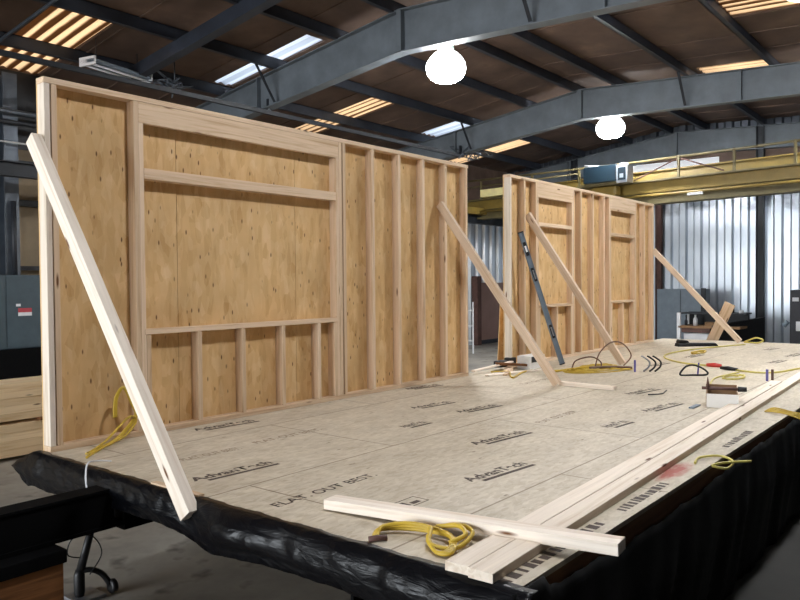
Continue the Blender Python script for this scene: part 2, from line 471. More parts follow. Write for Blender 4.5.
# walls
def corrugated(name, along, a0, a1, at, z0, z1fn, out):
    """vertical trapezoid ribs; along 'x' or 'y'; out = sign of the inward side"""
    mb = MB(); rows = []; p = .4; prof = ((0,0),(.15,0),(.2,.07),(.35,.07))
    q = a0; pts = []
    while q < a1:
        for d, h in prof:
            if q+d <= a1: pts.append((q+d, h))
        q += p
    pts.append((a1, 0))
    for u, h in pts:
        w = at+out*h
        P = (lambda z: (w, u, z)) if along == 'y' else (lambda z: (u, w, z))
        zt = z1fn(u)
        rows.append([P(z0+(zt-z0)*k/4) for k in range(5)])
    mb.grid(rows, smooth=False)
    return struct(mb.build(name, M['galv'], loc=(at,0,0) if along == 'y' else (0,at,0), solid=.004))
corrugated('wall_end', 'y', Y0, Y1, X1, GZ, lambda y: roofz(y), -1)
struct(MB().box(X1-.112, X1-.09, Y0+.05, Y1-.4, 3.95, 4.55).build('trim_1', M['roof']))
struct(MB().box(11.5, X1-.15, Y1-.11, Y1-.09, 2.98, 4.55).build('trim_2', M['roof']))
struct(MB().box(X0+.05, 11.45, Y1-.03, Y1-.01, 3.3, 4.55).build('trim_3', M['dark_steel']))
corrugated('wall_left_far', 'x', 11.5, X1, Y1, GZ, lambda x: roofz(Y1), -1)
struct(MB().box(X0, 11.5, Y1, Y1+.1, GZ, roofz(Y1)).build('wall_left', M['tan_panel'], loc=(0,Y1,0)))
struct(MB().box(X0, X1, Y0-.1, Y0, GZ, roofz(Y0)).build('wall_right', M['dark_wall'], loc=(0,Y0,0)))
DY = (-3.3, 6.4, 3.9)      # big open loading door in the back wall: y from, y to, head height
struct(MB().box(X0-.1, X0, Y0, DY[0], GZ, 5.3).box(X0-.1, X0, DY[1], Y1, GZ, 5.3).box(X0-.1, X0, DY[0], DY[1], DY[2], 5.3).build('wall_back', M['dark_wall'], loc=(X0,0,0)))
la = bpy.data.lights.new('daylight', 'AREA'); la.shape = 'RECTANGLE'; la.size = DY[2]-GZ-.1; la.size_y = DY[1]-DY[0]-.1
la.energy = 2900; la.color = (.9, .95, 1.0)
lo = bpy.data.objects.new('door_daylight', la); COL.objects.link(lo)
lo.matrix_world = Matrix(((0,0,-1,X0-.05),(0,1,0,(DY[0]+DY[1])/2),(1,0,0,(GZ+DY[2])/2),(0,0,0,1)))
# end wall columns
for y, m in ((.06, 'dark_steel'), (-6.0, 'dark_steel'), (5.2, 'dark_steel')):
    mb = MB(); x = X1-.2
    mb.box(x-.09, x+.09, y-.09, y-.076, GZ, roofz(y)-.2).box(x-.09, x+.09, y+.076, y+.09, GZ, roofz(y)-.2).box(x-.008, x+.008, y-.076, y+.076, GZ, roofz(y)-.2)
    struct(mb.build('wall_column', M[m]))
mb = MB(); x = X1-.2; y = 2.68
mb.box(x-.07, x+.07, y-.08, y-.066, GZ, 3.2).box(x-.07, x+.07, y+.066, y+.08, GZ, 3.2).box(x-.007, x+.007, y-.066, y+.066, GZ, 3.2)
struct(mb.build('wall_column', M['rust']))
# side wall framing seen left of the near frame and its pipes
for z, h in ((2.37, .1), (1.33, .07), (3.05, .05)):
    struct(MB().box(X0, 11.5, Y1-.16, Y1-.02, z, z+h).build('wall_girt', M['dark_steel']))
mb = MB(); mb.box(2.9, 3.12, Y1-.42, Y1-.4, GZ, 4.4).box(2.9, 3.12, Y1-.19, Y1-.17, GZ, 4.4).box(3.0, 3.02, Y1-.4, Y1-.19, GZ, 4.4)
struct(mb.build('wall_column', M['conduit']))
for z, r, m in ((3.78, .045, 'conduit'), (3.62, .04, 'dark_steel')):
    tag(MB().tube([(X0+.1,Y1-.5,z),(11,Y1-.5,z)], r).build('wall_pipe', M[m]), 'grey steel pipe high on the left wall behind the near frame' if m == 'conduit' else 'dark pipe just below the grey pipe on the left wall', 'pipe')
tag(MB().tube([(X0+.1,Y1-.55,3.3),(6,Y1-.55,3.3)], .014).build('wall_conduit', M['white']), 'thin white conduit across the left wall above the electrical cabinet', 'conduit')
tag(MB().tube(smooth_path([(2.3,3.0,4.78),(2.3,4.6,4.6),(2.3,6.2,4.42)],6), .022).build('ceiling_conduit', M['conduit']), 'thin grey conduit under the roof at the top left corner', 'conduit')
# crane runway and ceiling pipe (along the left side)
mb = MB(); mb.box(X0, X1-.1, 6.42, 6.58, 2.88, 2.9).box(X0, X1-.1, 6.42, 6.58, 2.68, 2.7).box(X0, X1-.1, 6.49, 6.51, 2.7, 2.88)
struct(mb.build('crane_runway', M['dark_steel']))
mb = MB(); mb.box(X0, 12.5, 5.17, 5.23, 4.03, 4.1)
tag(mb.build('ceiling_rail', M['dark_steel']), 'dark steel rail hanging under the rafters just above the near frame', 'rail')
for x in (6.47, 12.4, .38):
    struct(MB().box(x-.03, x+.03, 5.18, 5.22, 4.1, 4.3).build('rail_hanger', M['dark_steel']))

# ------------------------------------------------------------------ lamps
def make_lamp():
    t = thing('high_bay_lamp', '', 'ceiling lamp', (0,0,0))
    MB().lathe([(.295,-.12),(.315,-.05),(.305,.03),(.25,.12),(.18,.19),(.12,.22)]).build('refractor', M['lamp_top'], t)
    MB().lathe([(.08,-.25),(.18,-.235),(.25,-.19),(.295,-.122)]).build('lens', M['lamp'], t)
    MB().lathe([(.12,.225),(.13,.25),(.12,.4),(.06,.44)]).build('ballast_housing', M['green_glass'], t)
    MB().tube([(0,0,.44),(0,0,.56)], .018).build('hook', M['conduit'], t)
    return t
LG = 'high bay lamps under the roof'
proto = make_lamp()
SPOTS = [((7.3,2.0,4.46), 'glowing white lamp hanging in front of the near grey rafter'),
         ((13.6,2.0,4.5), 'smaller glowing white lamp hanging beyond the second rafter'),
         ((7.45,-3.0,4.60), 'glowing white lamp at the very top right corner of the photo'),
         ((13.6,-2.95,4.5), 'lamp over the right side of the far bay, out of the photo to the right'),
         ((1.3,-3.0,4.60), 'lamp over the near part of the deck, above the top of the photo')]
for i, (loc, lab) in enumerate(SPOTS):
    o = proto if i == 0 else copy_tree(proto)
    o.location = loc; o['label'] = lab; o['group'] = LG
    st = roofz(loc[1])-loc[2]
    if loc[0] < 2:
        for ch in [q for q in bpy.data.objects if q.parent == o and q.name.startswith('lens')]:
            ch.data = ch.data.copy(); ch.data.materials[0] = M['lamp_dim']
    for ch in [q for q in bpy.data.objects if q.parent == o and q.name.startswith('hook')]:
        ch.data = ch.data.copy()
        for v in ch.data.vertices:
            if v.co.z > .5: v.co.z = st+.01

# ------------------------------------------------------------------ trailer platform
DX0, DX1, DY0, DY1 = -.05, 11.6, -3.475, .13
plat = thing('trailer_platform', 'wide wooden trailer floor deck with printed subfloor panels', 'platform', (5.5,-1.7,0))
sub = MB().box(DX0, DX1, DY0, DY1, -.022, 0).build('subfloor', M['deck'], plat)
MB().box(DX0+.005, DX1, DY0+.005, DY0+.043, -.16, -.023).build('rim_joist', M['rimx'], plat)
MB().box(DX0+.005, DX1, DY1-.043, DY1-.005, -.16, -.023).build('rim_joist', M['rimx'], plat)
MB().box(DX0+.005, DX0+.043, DY0+.044, DY1-.044, -.16, -.023).build('rim_joist', M['rim'], plat)
MB().box(DX1-.043, DX1-.005, DY0+.044, DY1-.044, -.16, -.023).build('rim_joist', M['rim'], plat)
for y in (-.8, -2.65):
    mb = MB()
    x0 = -3.2 if y == -.8 else -.01
    mb.box(x0, 11.5, y-.06, y+.06, -.222, -.21).box(x0, 11.5, y-.06, y+.06, -.46, -.445).box(x0, 11.5, y-.008, y+.008, -.445, -.222)
    if y == -.8:   # deep tongue section in front of the deck
        mb = MB().box(x0, -.06, y-.07, y+.07, -.085, -.07).box(x0, .2, y-.07, y+.07, -.295, -.275).box(x0, -.06, y-.06, y-.045, -.275, -.085).box(x0, -.06, y+.045, y+.06, -.275, -.085)
        mb.box(.0, 11.5, y-.06, y+.06, -.33, -.21)
    MB.build(mb, 'frame_beam', M['black_steel'], plat)
for x in (.6, 3.2, 5.8, 8.4, 11.0):
    MB().box(x-.05, x+.05, -2.6, -.86, -.33, -.21).build('cross_member', M['black_steel'], plat)
for x in (2.2, 9.6):
    MB().box(x-.12, x+.12, -.95, -.65, GZ, -.34).build('support_block', M['wood_dirty'], plat)
    MB().box(x-.12, x+.12, -2.8, -2.5, GZ, -.47).build('support_block', M['wood_dirty'], plat)
MB().box(.3, .54, -2.8, -2.5, GZ, -.47).build('support_block', M['wood_dirty'], plat)
# printed stamps on the panels
def stamp(text, x0, y0, x1, y1, h, m, bold=0):
    cu = bpy.data.curves.new('stamp', 'FONT'); cu.body = text; cu.size = 1; cu.offset = bold; cu.align_x = 'LEFT'; cu.align_y = 'CENTER'
    to = bpy.data.objects.new('stamp', cu); COL.objects.link(to)
    me = bpy.data.meshes.new_from_object(to.evaluated_get(bpy.context.evaluated_depsgraph_get()))
    bpy.data.objects.remove(to); bpy.data.curves.remove(cu)
    xs = [v.co.x for v in me.vertices]; ys = [v.co.y for v in me.vertices]
    L = math.hypot(x1-x0, y1-y0); an = math.atan2(y1-y0, x1-x0)
    for v in me.vertices:
        px = (v.co.x-min(xs))/(max(xs)-min(xs))*L; py = ((v.co.y-min(ys))/(max(ys)-min(ys))-.5)*h
        v.co = Vector((x0+px*math.cos(an)-py*math.sin(an), y0+px*math.sin(an)+py*math.cos(an), .0008)) - Vector((5.5,-1.7,0))
    me.materials.clear(); me.materials.append(m); me.name = 'printed_stamp'
    o = bpy.data.objects.new('printed_stamp', me); o.parent = sub; COL.objects.link(o)
def brand(x0, y0, x1, y1, m='ink'):
    x1 -= (x1-x0)*.1; y0 -= .01; y1 -= .01
    stamp('AdvanTech', x0, y0, x1, y1, .085, M[m], .03)
    dx, dy = x1-x0, y1-y0; L = math.hypot(dx, dy); nx, ny = -dy/L, dx/L
    a = Vector((x0+dx*.12-nx*.075, y0+dy*.12-ny*.075, .0008)); b = Vector((x1+dx*.02-nx*.075, y1+dy*.02-ny*.075, .0008))
    MB().bar(a, b, .028, .0006).build('printed_stamp', M[m], sub)
for q in ((1.01,-.11,1.6,-.15), (.14,-1.296,.75,-1.325), (3.6,-.07,4.13,-.13), (2.02,-1.28,2.32,-1.29), (2.8,-1.25,3.36,-1.31), (1.84,-2.03,2.48,-2.09),
          (1.05,-2.51,1.65,-2.56), (2.91,-2.49,3.27,-2.52), (4.57,-1.99,5.13,-2.07), (3.74,-2.47,4.38,-2.54), (2.73,-.82,3.26,-.88),
          (10.08,-1.93,10.58,-2.0), (9.2,-2.43,9.86,-2.47), (8.2,-2.43,8.7,-2.48), (7.0,-1.3,7.55,-1.33), (8.3,-1.32,8.9,-1.36)): brand(*q)
for q in ((.1,-2.035,.85,-2.03), (.39,-.855,.83,-.88), (.99,-.834,1.6,-.851), (2.78,-2.03,3.43,-2.035), (4.6,-.85,5.2,-.88)):
    stamp('FLAT. OUT BEST.', *q, .07, M['ink' if q[0] == .1 else 'ink_faint'], .012)
mb = MB()
for a, b, c, d in ((.43,.64,-2.475,-2.480),(.43,.64,-2.58,-2.575),(.43,.435,-2.58,-2.475),(.635,.64,-2.58,-2.475)):
    mb.box(a, b, min(c,d), max(c,d), .0002, .0009)
mb.build('printed_stamp', M['ink'], sub)
for a, b, c, d in ((.45,.52,-2.56,-2.50), (.54,.60,-2.56,-2.53)):
    MB().box(a, b, c, d, .0002, .0009).build('printed_stamp', M['ink'], sub)
mb = MB()           # repeated block print along the outer edge strip
rq = random.Random(5)
for r0, r1 in ((-.03,.8), (1.05,1.65), (2.75,3.35)):
    x = r0
    while x < r1:
        l = rq.uniform(.02,.05); mb.box(x, x+l, -3.425, -3.385+rq.uniform(0,.015), .0002, .0009); x += l+rq.uniform(.012,.03)
mb.build('printed_stamp', M['ink'], sub)['kind'] = 'stuff'

# ------------------------------------------------------------------ black poly sheeting
def sheeting():
    rnd = random.Random(3)
    # near end skirt
    rows = []
    N = 150
    def wob(s, k): return math.sin(s*9+k)*.5+math.sin(s*23+k*2.3)*.3+math.sin(s*47+k*1.1)*.2
    def drop(y):
        pts = [(.36,.03),(.3,.08),(.16,.2),(-.1,.215),(-.6,.17),(-1.3,.17),(-1.6,.19),(-1.75,.235),(-2.1,.2),(-2.6,.19),(-3.1,.22),(-3.5,.3)]
        for (a, da), (b, db) in zip(pts[:-1], pts[1:]):
            if b <= y <= a: return da+(db-da)*(a-y)/(a-b)
        return .2
    for i in range(N+1):
        y = .36-(3.56+.36-.02)*i/N; d = drop(y); r = []
        lip = .012*wob(y*2, 1)
        bulge = .03+.01*wob(y, .5)-.02*math.exp(-((y+1.58)/.16)**2)-.012*(1 if y > -1.4 else 0)+.03*math.exp(-((y+1.95)/.2)**2)
        if y < -2.9: bulge += .02
        top = -.004-max(0, y-.12)*.38
        r.append((DX0+.03+lip, y, top+.007))
        r.append((DX0-.004, y, top+.006))
        for k in range(1, 9):
            t = k/8
            out = .012+math.sin(min(1, t*1.15)*math.pi)*bulge+(.010*wob(y*.6+t*.9, 2+t*2)+.006*abs(math.sin(y*31+t*7)))*min(1, t*3)
            r.append((DX0-.008-max(.0, out), y, top-.008-d*t))
        r.append((DX0+.10, y, top-d-.01+.01*wob(y, 4)))
        rows.append(r)
    MB().grid(rows).build('end_skirt', M['plastic'], sheet, solid=.002)
    rows = []
    N = 260
    for i in range(N+1):
        x = -.09+11.7*i/N; r = []
        tz = -.05-.06*min(1, max(0, (x-.1)/.8))*max(.3, 1-max(0, x-2.0))+.014*wob(x*1.3, 1)
        if x < .15: tz = -.004
        for k in range(0, 15):
            t = k/14
            z = tz+(GZ+.015-tz)*t
            o = .006+.05*min(1, t*2.5)+(.022*wob(x+t*.35, 1+t*2.5)+.012*wob(x*2+t, 5))*min(1, t*2.2)
            r.append((x, DY0-max(.003, o), z))
        rows.append(r)
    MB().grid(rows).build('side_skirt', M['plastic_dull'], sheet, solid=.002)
sheet = thing('plastic_sheeting', 'crumpled black plastic sheeting hanging from the edges of the wooden deck', 'plastic sheet', (0,-1.7,-.1))
sheeting()

# ------------------------------------------------------------------ framed walls
H = 2.427; T = .038; DP = .089
def framed_wall(label, x0, x1, studs, kings, openings, seams):
    w = thing('framed_wall', label, 'wall frame', (x0, 0, 0), kind='thing')
    def bx(name, a, b, z0, z1, y0=0, y1=DP, m='wood_z'):
        return MB().box(a, b, y0, y1, z0, z1).build(name, M[m], w, bevel=.0025)
    bx('bottom_plate', x0, x1, .001, T, m='wood_x'); bx('top_plate', x0-.004, x1+.012, H-T, H, -.004, DP+.004, 'wood_x')
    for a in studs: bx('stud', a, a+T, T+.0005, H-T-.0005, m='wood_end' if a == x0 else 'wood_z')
    for o in openings:
        a, b = o['x']
        ft = o['flat']; sl = o['sill']; hd = o['head']
        for s in (a-T, b): bx('trimmer', s, s+T, T+.0005, hd-.0005)
        bx('header', a-T, b+T, hd, H-T-.0005, .0, .04, 'wood_x')
        bx('opening_plate', a+.0005, b-.0005, ft, ft+o.get('ft', .05), m='wood_x')
        bx('sill', a-.012, b+.004, sl-T, sl, -.004, DP, 'wood_x')
        for c in o['cripples']: bx('cripple_stud', c-T, c, T+.0005, sl-T-.0005)
    cuts = [x0]+seams+[x1]
    for a, b in zip(cuts[:-1], cuts[1:]):
        bx('sheathing', a+.0012, b-.0012, -.01, H, DP+.001, DP+.018, 'osb_wall')
    return w
framed_wall('long near stud wall frame sheathed in wood panel with one wide window opening', 0, 4.877,
    [0, .0465, .635, 2.735, 2.79, 3.202, 3.612, 4.022, 4.432, 4.839], None,
    [dict(x=(.711, 2.695), head=2.24, flat=1.845, ft=.076, sill=.763, cripples=[.7495, 1.19, 1.616, 2.05, 2.48, 2.6945])], [1.04, 2.26, 3.48])
framed_wall('far stud wall frame sheathed in wood panel with two small window openings', 5.835, 10.777,
    [5.835, 6.19, 6.5, 7.598, 7.842, 8.26, 8.66, 8.862, 9.938, 10.33, 10.739], None,
    [dict(x=(6.576, 7.56), head=2.2, flat=1.82, sill=.77, cripples=[6.6145, 7.12, 7.5595]),
     dict(x=(8.94, 9.9), head=2.19, flat=1.79, sill=.765, cripples=[8.9785, 9.44, 9.8995])], [7.12, 8.34, 9.56])

# ------------------------------------------------------------------ lumber
def board(name, a, b, wide, w=.089, t=.038, m='wood_x', bevel=.003):
    """board from a to b; wide = direction of the broad side's width"""
    a = Vector(a); b = Vector(b); d = (b-a); L = d.length; d.normalize()
    n = d.cross(Vector(wide)).normalized(); u = n.cross(d).normalized()
    o = MB().box(-L/2, L/2, -w/2, w/2, -t/2, t/2).build(name, M[m], loc=(0,0,0), bevel=bevel)
    o.matrix_world = Matrix.Translation((a+b)/2) @ Matrix((d, u, n)).transposed().to_4x4()
    return o
BG = 'diagonal braces holding up the stud walls'
M['wood_brace'] = wood('brace lumber', 'x', '#e2cdb8', '#cbae92')
def brace(a, b, label, t=.044, m='wood_brace'):
    return tag(board('diagonal_brace', a, b, (0,1,0), w=.094, t=t, m=m), label, 'brace', BG)
brace((-.042, .06, 2.03), (-.095, -1.63, -.075), 'thick pale diagonal brace nailed to the left end of the near wall frame', t=.066, m='wood_pale')
brace((4.411, .06, 1.95), (4.635, -1.25, .03), 'diagonal brace from the right end of the near wall down to the deck')
brace((6.32, .03, 1.96), (6.82, -1.05, .03), 'diagonal brace beside the grey level on the far wall')
brace((10.80, .02, 1.62), (11.22, -1.32, .03), 'diagonal brace at the far right end of the far wall')
board_cross = tag(board('leaning_board', (11.75, -1.02, .66), (11.85, -.62, -.16), (0,1,.4), w=.19, t=.02), 'wide board leaning across behind the farthest brace', 'board')
LB = 'lumber lying on the deck'
tag(board('lumber_board', (-.055,-3.222,.0195), (6.1,-2.99,.0195), (0,1,0), w=.105, m='wood_pale'), 'inner board of the long flat pair along the right deck edge', 'board', LB)
tag(board('lumber_board', (-.062,-3.33,.0195), (8.2,-3.03,.0195), (0,1,0), w=.105, m='wood_pale'), 'outer board of the long flat pair along the right deck edge', 'board', LB)
tag(board('lumber_board', (.25,-2.27,.027), (.41,-3.67,.067), (1,0,0), w=.1, t=.048, m='wood_pale'), 'short board lying crosswise over the long pair at the near corner', 'board', LB)
tag(board('lumber_board', (4.79,-1.2,.0195), (4.75,-1.82,.0195), (1,0,0), w=.07, m='wood_pale'), 'short white offcut lying beside the foot of the middle brace', 'board', LB)
tag(MB().box(-.04, 0.0, -1.62, -1.2, .001, .012).build('wood_strip', M['wood_y']), 'thin wood strip on the deck edge left of the first brace foot', 'strip')

# stack of boards on the floor at the left, behind the near frame
SG = 'boards stacked on the floor at the left'
def stack(x0, x1, y0, w, t, z0, layers, wide, names):
    tier = ['bottom', 'second', 'third', 'fourth', 'fifth']
    for j in range(layers):
        for i in range(wide):
            jx = random.uniform(-.03, .03); jy = random.uniform(-.006, .006) if i == 0 else 0
            o = MB().box(x0+jx, x1+jx, y0+i*(w+.004)+jy, y0+i*(w+.004)+w+jy, z0+j*(t+.001), z0+j*(t+.001)+t).build('stacked_board', M['lumber_tan'], bevel=.003)
            tag(o, '%s tan board, %s layer%s of the %s bundle left of the near frame' % (('front', 'rear')[i], tier[j] if j < layers-1 else 'top', ' up' if 0 < j < layers-1 else '', names), 'board', SG)
stack(-1.2, 5.6, 3.6, .235, .08, -.388, 5, 2, 'upper')
stack(-1.2, 5.6, 3.57, .235, .088, GZ+.042, 4, 2, 'lower')
for x in (.3, 1.62, 4.0):
    tag(MB().box(x, x+.1, 3.55, 4.06, -.420, -.389).build('spacer_block', M['wood_dirty'], bevel=.003), 'wooden spacer block between the two lumber bundles at the left', 'block', 'spacers in the lumber pile')
    tag(MB().box(x, x+.1, 3.5, 4.06, GZ, GZ+.041).build('spacer_block', M['wood_dirty'], bevel=.003), 'wooden bearer under the lumber pile at the left', 'block', 'bearers under the lumber pile')

# cribbing under the tongue, bottom left
tag(MB().box(-1.3, -.40, -.98, -.62, -.37, -.30).build('cribbing_block', M['black_steel'], bevel=.004), 'dark flat block directly under the black trailer beam', 'block')
tag(MB().box(-1.3, -.41, -.96, -.64, -.82, -.372).build('cribbing_block', M['wood_crib'], bevel=.006), 'brown wooden block on the floor carrying the trailer beam', 'block')

# trailer jack on the floor by the beam
jk = thing('trailer_jack', 'small black jack with caster wheel standing on the concrete beside the beam', 'jack', (-.03,-.45,GZ))
MB().box(-.12, .06, -.55, -.36, GZ, GZ+.02).build('base_plate', M['silver'], jk, bevel=.004)
MB().lathe([(.026,0),(.032,.02),(.032,.13),(.022,.16)], (-.06,-.45,GZ+.02), 14).build('body', M['black'], jk)
MB().tube([(-.06,-.45,GZ+.15),(.03,-.46,GZ+.45)], [.026,.022]).build('lift_tube', M['black'], jk)
MB().tube(smooth_path([(-.06,-.45,GZ+.17),(.0,-.48,GZ+.17),(.06,-.5,GZ+.13),(.1,-.52,GZ+.06)],5), .018).build('caster_arm', M['black'], jk)
o = MB().lathe([(.02,-.018),(.042,-.016),(.045,0),(.042,.016),(.02,.018)], n=18)
o.v = [(.11+z, -.53+y, GZ+.047+x) for x, y, z in o.v]; o.build('caster_wheel', M['black'], jk)
MB().tube(smooth_path([(-.05,-.45,GZ+.25),(-.14,-.47,GZ+.3),(-.12,-.5,GZ+.4),(0,-.5,GZ+.38),(.06,-.5,GZ+.26),(-.02,-.5,GZ+.15)],6), .004, 6).build('wire', M['black'], jk)

# ------------------------------------------------------------------ spirit level on the far frame
def level():
    a = Vector((6.475,-.385,.012)); b = Vector((6.045,-.022,1.715)); d = (b-a).normalized()
    t = thing('spirit_level', 'long grey spirit level leaning on the far wall studs', 'level', a)
    n = Vector((-.62,-.78,.1)); u = d.cross(n).normalized(); n = u.cross(d).normalized(); L = (b-a).length
    P = lambda s, e, g: a+d*s+u*e+n*g
    def bar(mb, s0, s1, e0, e1, g0, g1):
        mb.hexa([P(s0,e0,g0),P(s1,e0,g0),P(s1,e1,g0),P(s0,e1,g0),P(s0,e0,g1),P(s1,e0,g1),P(s1,e1,g1),P(s0,e1,g1)])
    mb = MB(); bar(mb, .012, L-.012, -.032, -.026, -.013, .013); bar(mb, .012, L-.012, .026, .032, -.013, .013); bar(mb, .012, L-.012, -.026, .026, -.004, .004)
    mb.build('body', M['grey_enamel'], t)
    for s in (0, L-.012):
        mb = MB(); bar(mb, s, s+.012, -.034, .034, -.015, .015); mb.build('end_cap', M['black'], t)
    for s in (.45, 1.22):
        mb = MB(); bar(mb, s-.09, s+.09, -.02, .02, -.012, .012); g = mb.build('hand_grip', M['black'], t, bevel=.004)
        mb = MB(); bar(mb, s-.06, s+.06, -.009, .009, -.014, .014); mb.build('grip_hole', M['alu'], g)
    mb = MB(); bar(mb, L-.32, L-.14, -.02, .02, -.011, .011); g = mb.build('vial_window', M['black'], t)
    mb = MB(); bar(mb, L-.27, L-.19, -.012, .012, -.013, .013); mb.build('vial', M['white'], g)
level()

# ------------------------------------------------------------------ things on the deck
def coil(cx, cy, z, rx, ry, turns, r, seed, rise=.01, n=22, ang=0):
    q = random.Random(seed); pts = []
    for i in range(int(turns*n)+1):
        a = 2*math.pi*i/n; k = 1+q.uniform(-.05, .05)
        x, y = rx*k*math.cos(a), ry*k*math.sin(a)
        pts.append((cx+x*math.cos(ang)-y*math.sin(ang), cy+x*math.sin(ang)+y*math.cos(ang), z+r+rise*(i/n)+abs(q.gauss(0, .004))))
    return pts
# yellow strap near the front corner
t = thing('yellow_strap', 'coiled yellow strap lying on the near corner of the deck', 'strap', (.12,-2.9,0))
mb = MB()
for k in range(3):
    mb.tube(smooth_path([(.03+.01*k,-2.74,.012),(.12,-2.70-.012*k,.014+.01*k),(.2,-2.83,.02+.012*k),(.19+.006*k,-3.02,.03),(.07,-3.09-.012*k,.02),(.05,-3.05,.013),(.13,-2.95,.016+.01*k)],7), .009, 6)
mb.tube(smooth_path([(.22,-2.9,.03),(.27,-3.0,.055),(.24,-3.1,.05),(.12,-3.1,.02),(.08,-3.0,.025),(.18,-2.93,.045)],7,True), .01, 6, True)
mb.tube(smooth_path([(.235,-2.92,.04),(.25,-3.02,.06),(.2,-3.09,.05),(.13,-3.06,.03)],7), .01, 6)
mb.build('webbing', M['yellow'], t)
MB().tube([(.0,-2.74,.012),(.03,-2.76,.014),(.06,-2.79,.012)], .013, 8).build('buckle', M['rust'], t)

# yellow loops on the right edge
mb = MB().tube(smooth_path([(2.15,-3.40,.012),(2.3,-3.38,.013),(2.42,-3.46,.012),(2.38,-3.55,-.0),(2.22,-3.56,-.01),(2.14,-3.50,.014),(2.28,-3.55,.012),(2.42,-3.64,.005)],7), .0075, 6)
tag(mb.build('yellow_rope', M['yellow_pale']), 'loop of yellow cord hanging over the right deck edge', 'cord')
mb = MB()
for k in range(4):
    mb.tube(smooth_path([(4.25+.03*k,-3.30,.012),(4.22+.03*k,-3.36,.02+.006*k),(4.2+.05*k,-3.46,.016),(4.12+.06*k,-3.58,.0),(3.98+.07*k,-3.72,-.03-.01*k)],6), .0055, 6)
tag(mb.build('yellow_strap', M['yellow']), 'yellow strap hanging over the deck edge at the right side of the photo', 'strap')

# yellow cord by the near wall, beside the first brace
mb = MB()
for k in range(3):
    e = .018*k
    mb.tube(smooth_path([(.05+e,-.36+e,.012),(.22+e,-.18,.012),(.42+e*.6,.0-.07,.03),(.575+e*.5,-.05,.16),(.56+e*.5,-.035,.25),(.50+e*.4,-.03,.37),(.44+e*.4,-.03,.3),(.425+e*.5,-.035,.17)],8), .008, 6)
mb.tube(smooth_path([(.10,-.26,.012),(.3,-.13,.012),(.48,-.08,.04),(.58,-.06,.13),(.52,-.06,.16),(.33,-.12,.05),(.16,-.22,.012)],8), .008, 6)
tag(mb.build('yellow_rope', M['yellow']), 'yellow cord bunched against the near wall panel beside the first brace', 'cord')
mb = MB().tube(smooth_path([(.1,-.56,.008),(.03,-.55,.022),(-.06,-.58,.03),(-.13,-.68,-.02),(-.165,-.76,-.10)],7), .005, 6)
tag(mb.build('white_hose', M['white']), 'thin white cable arching over the black plastic at the deck edge', 'cable')

# extension cord on the far deck
ec = thing('extension_cord', 'long yellow extension cord snaking across the far deck', 'cord', (8.2,-1.5,0))
MB().tube(smooth_path([(10.88,-1.49,.01),(10.3,-1.28,.01),(9.75,-1.11,.01),(8.9,-1.0,.01),(8.3,-1.06,.01),(7.85,-1.27,.01),(7.5,-1.6,.01),(7.36,-1.95,.012)],8), .011, 6).build('cord', M['yellow_pale'], ec)
MB().tube([(7.37,-1.92,.02),(7.35,-2.02,.024),(7.34,-2.10,.02)], [.02,.03,.02], 10).build('connector', M['red'], ec)['label'] = 'red connector'
ec2 = thing('extension_cord', 'yellow cord with black plug running off the right of the photo', 'cord', (7.1,-2.6,0))
MB().tube(smooth_path([(7.07,-2.34,.012),(6.96,-2.6,.012),(7.05,-2.8,.02),(7.25,-2.97,.052),(7.4,-3.08,.053),(7.65,-3.25,.02),(7.9,-3.4,.012)],8), .011, 6).build('cord', M['yellow_pale'], ec2)
MB().tube([(7.13,-2.15,.02),(7.10,-2.24,.024),(7.07,-2.36,.018)], [.016,.026,.016], 10).build('plug', M['black'], ec2)
mb = MB().tube(smooth_path([(6.9,-2.42,.008),(6.3,-2.35,.008),(5.9,-2.4,.008),(5.55,-2.5,.008)],7), .008, 6).tube(smooth_path(coil(6.3,-2.52,0,.2,.1,2,.007,4),3), .007, 6)
tag(mb.build('pale_rope', M['yellow_pale']), 'thin pale yellow cord loops behind the white box', 'cord')
mb = MB().tube(smooth_path([(11.35,-1.36,.01),(11.3,-1.44,.05),(11.25,-1.58,.1),(11.25,-1.68,.06),(11.25,-1.6,.018),(11.3,-1.46,.012)],7,True), .014, 6, True)
tag(mb.build('yellow_rope', M['yellow_pale']), 'yellow cord loop at the foot of the farthest brace', 'cord')
mb = MB().tube(smooth_path(coil(9.0,-1.32,0,.25,.07,1.6,.01,6),3), .01, 6)
tag(mb.build('yellow_rope', M['yellow']), 'small yellow cord piece inside the bend of the extension cord', 'cord')

# yellow coil by the third brace with brown hose loops
mb = MB()
for k in range(4): mb.tube(smooth_path(coil(6.1+.07*k, -1.02+.03*k, .006*k, .46-.05*k, .2-.02*k, 1.7, .006, 20+k, ang=-.45+.12*k),2), .007, 6)
for k in range(3): mb.tube(smooth_path([(5.75,-.6-.03*k,.01),(5.9,-.75-.02*k,.02+.008*k),(6.1,-.95,.03+.01*k),(6.35,-1.2-.03*k,.02),(6.5,-1.3,.015)],6), .011, 6)
tag(mb.build('yellow_rope', M['yellow']), 'flat heap of yellow cord in front of the third brace foot', 'cord')
mb = MB()
mb.tube(smooth_path([(6.0,-.75,.03),(6.05,-.78,.12),(6.2,-.9,.16),(6.3,-.98,.1),(6.28,-1.0,.03)],7), .009, 6)
mb.tube(smooth_path([(6.28,-.92,.03),(6.35,-.95,.2),(6.5,-1.03,.32),(6.65,-1.12,.3),(6.72,-1.2,.15),(6.6,-1.15,.03)],7), .009, 6)
mb.tube(smooth_path([(6.0,-.98,.05),(6.2,-1.1,.05),(6.4,-1.25,.04),(6.45,-1.32,.03)],7), .016, 6)
tag(mb.build('brown_hose', M['brown_hose']), 'brown hose standing in arcs above the yellow cord heap', 'hose')
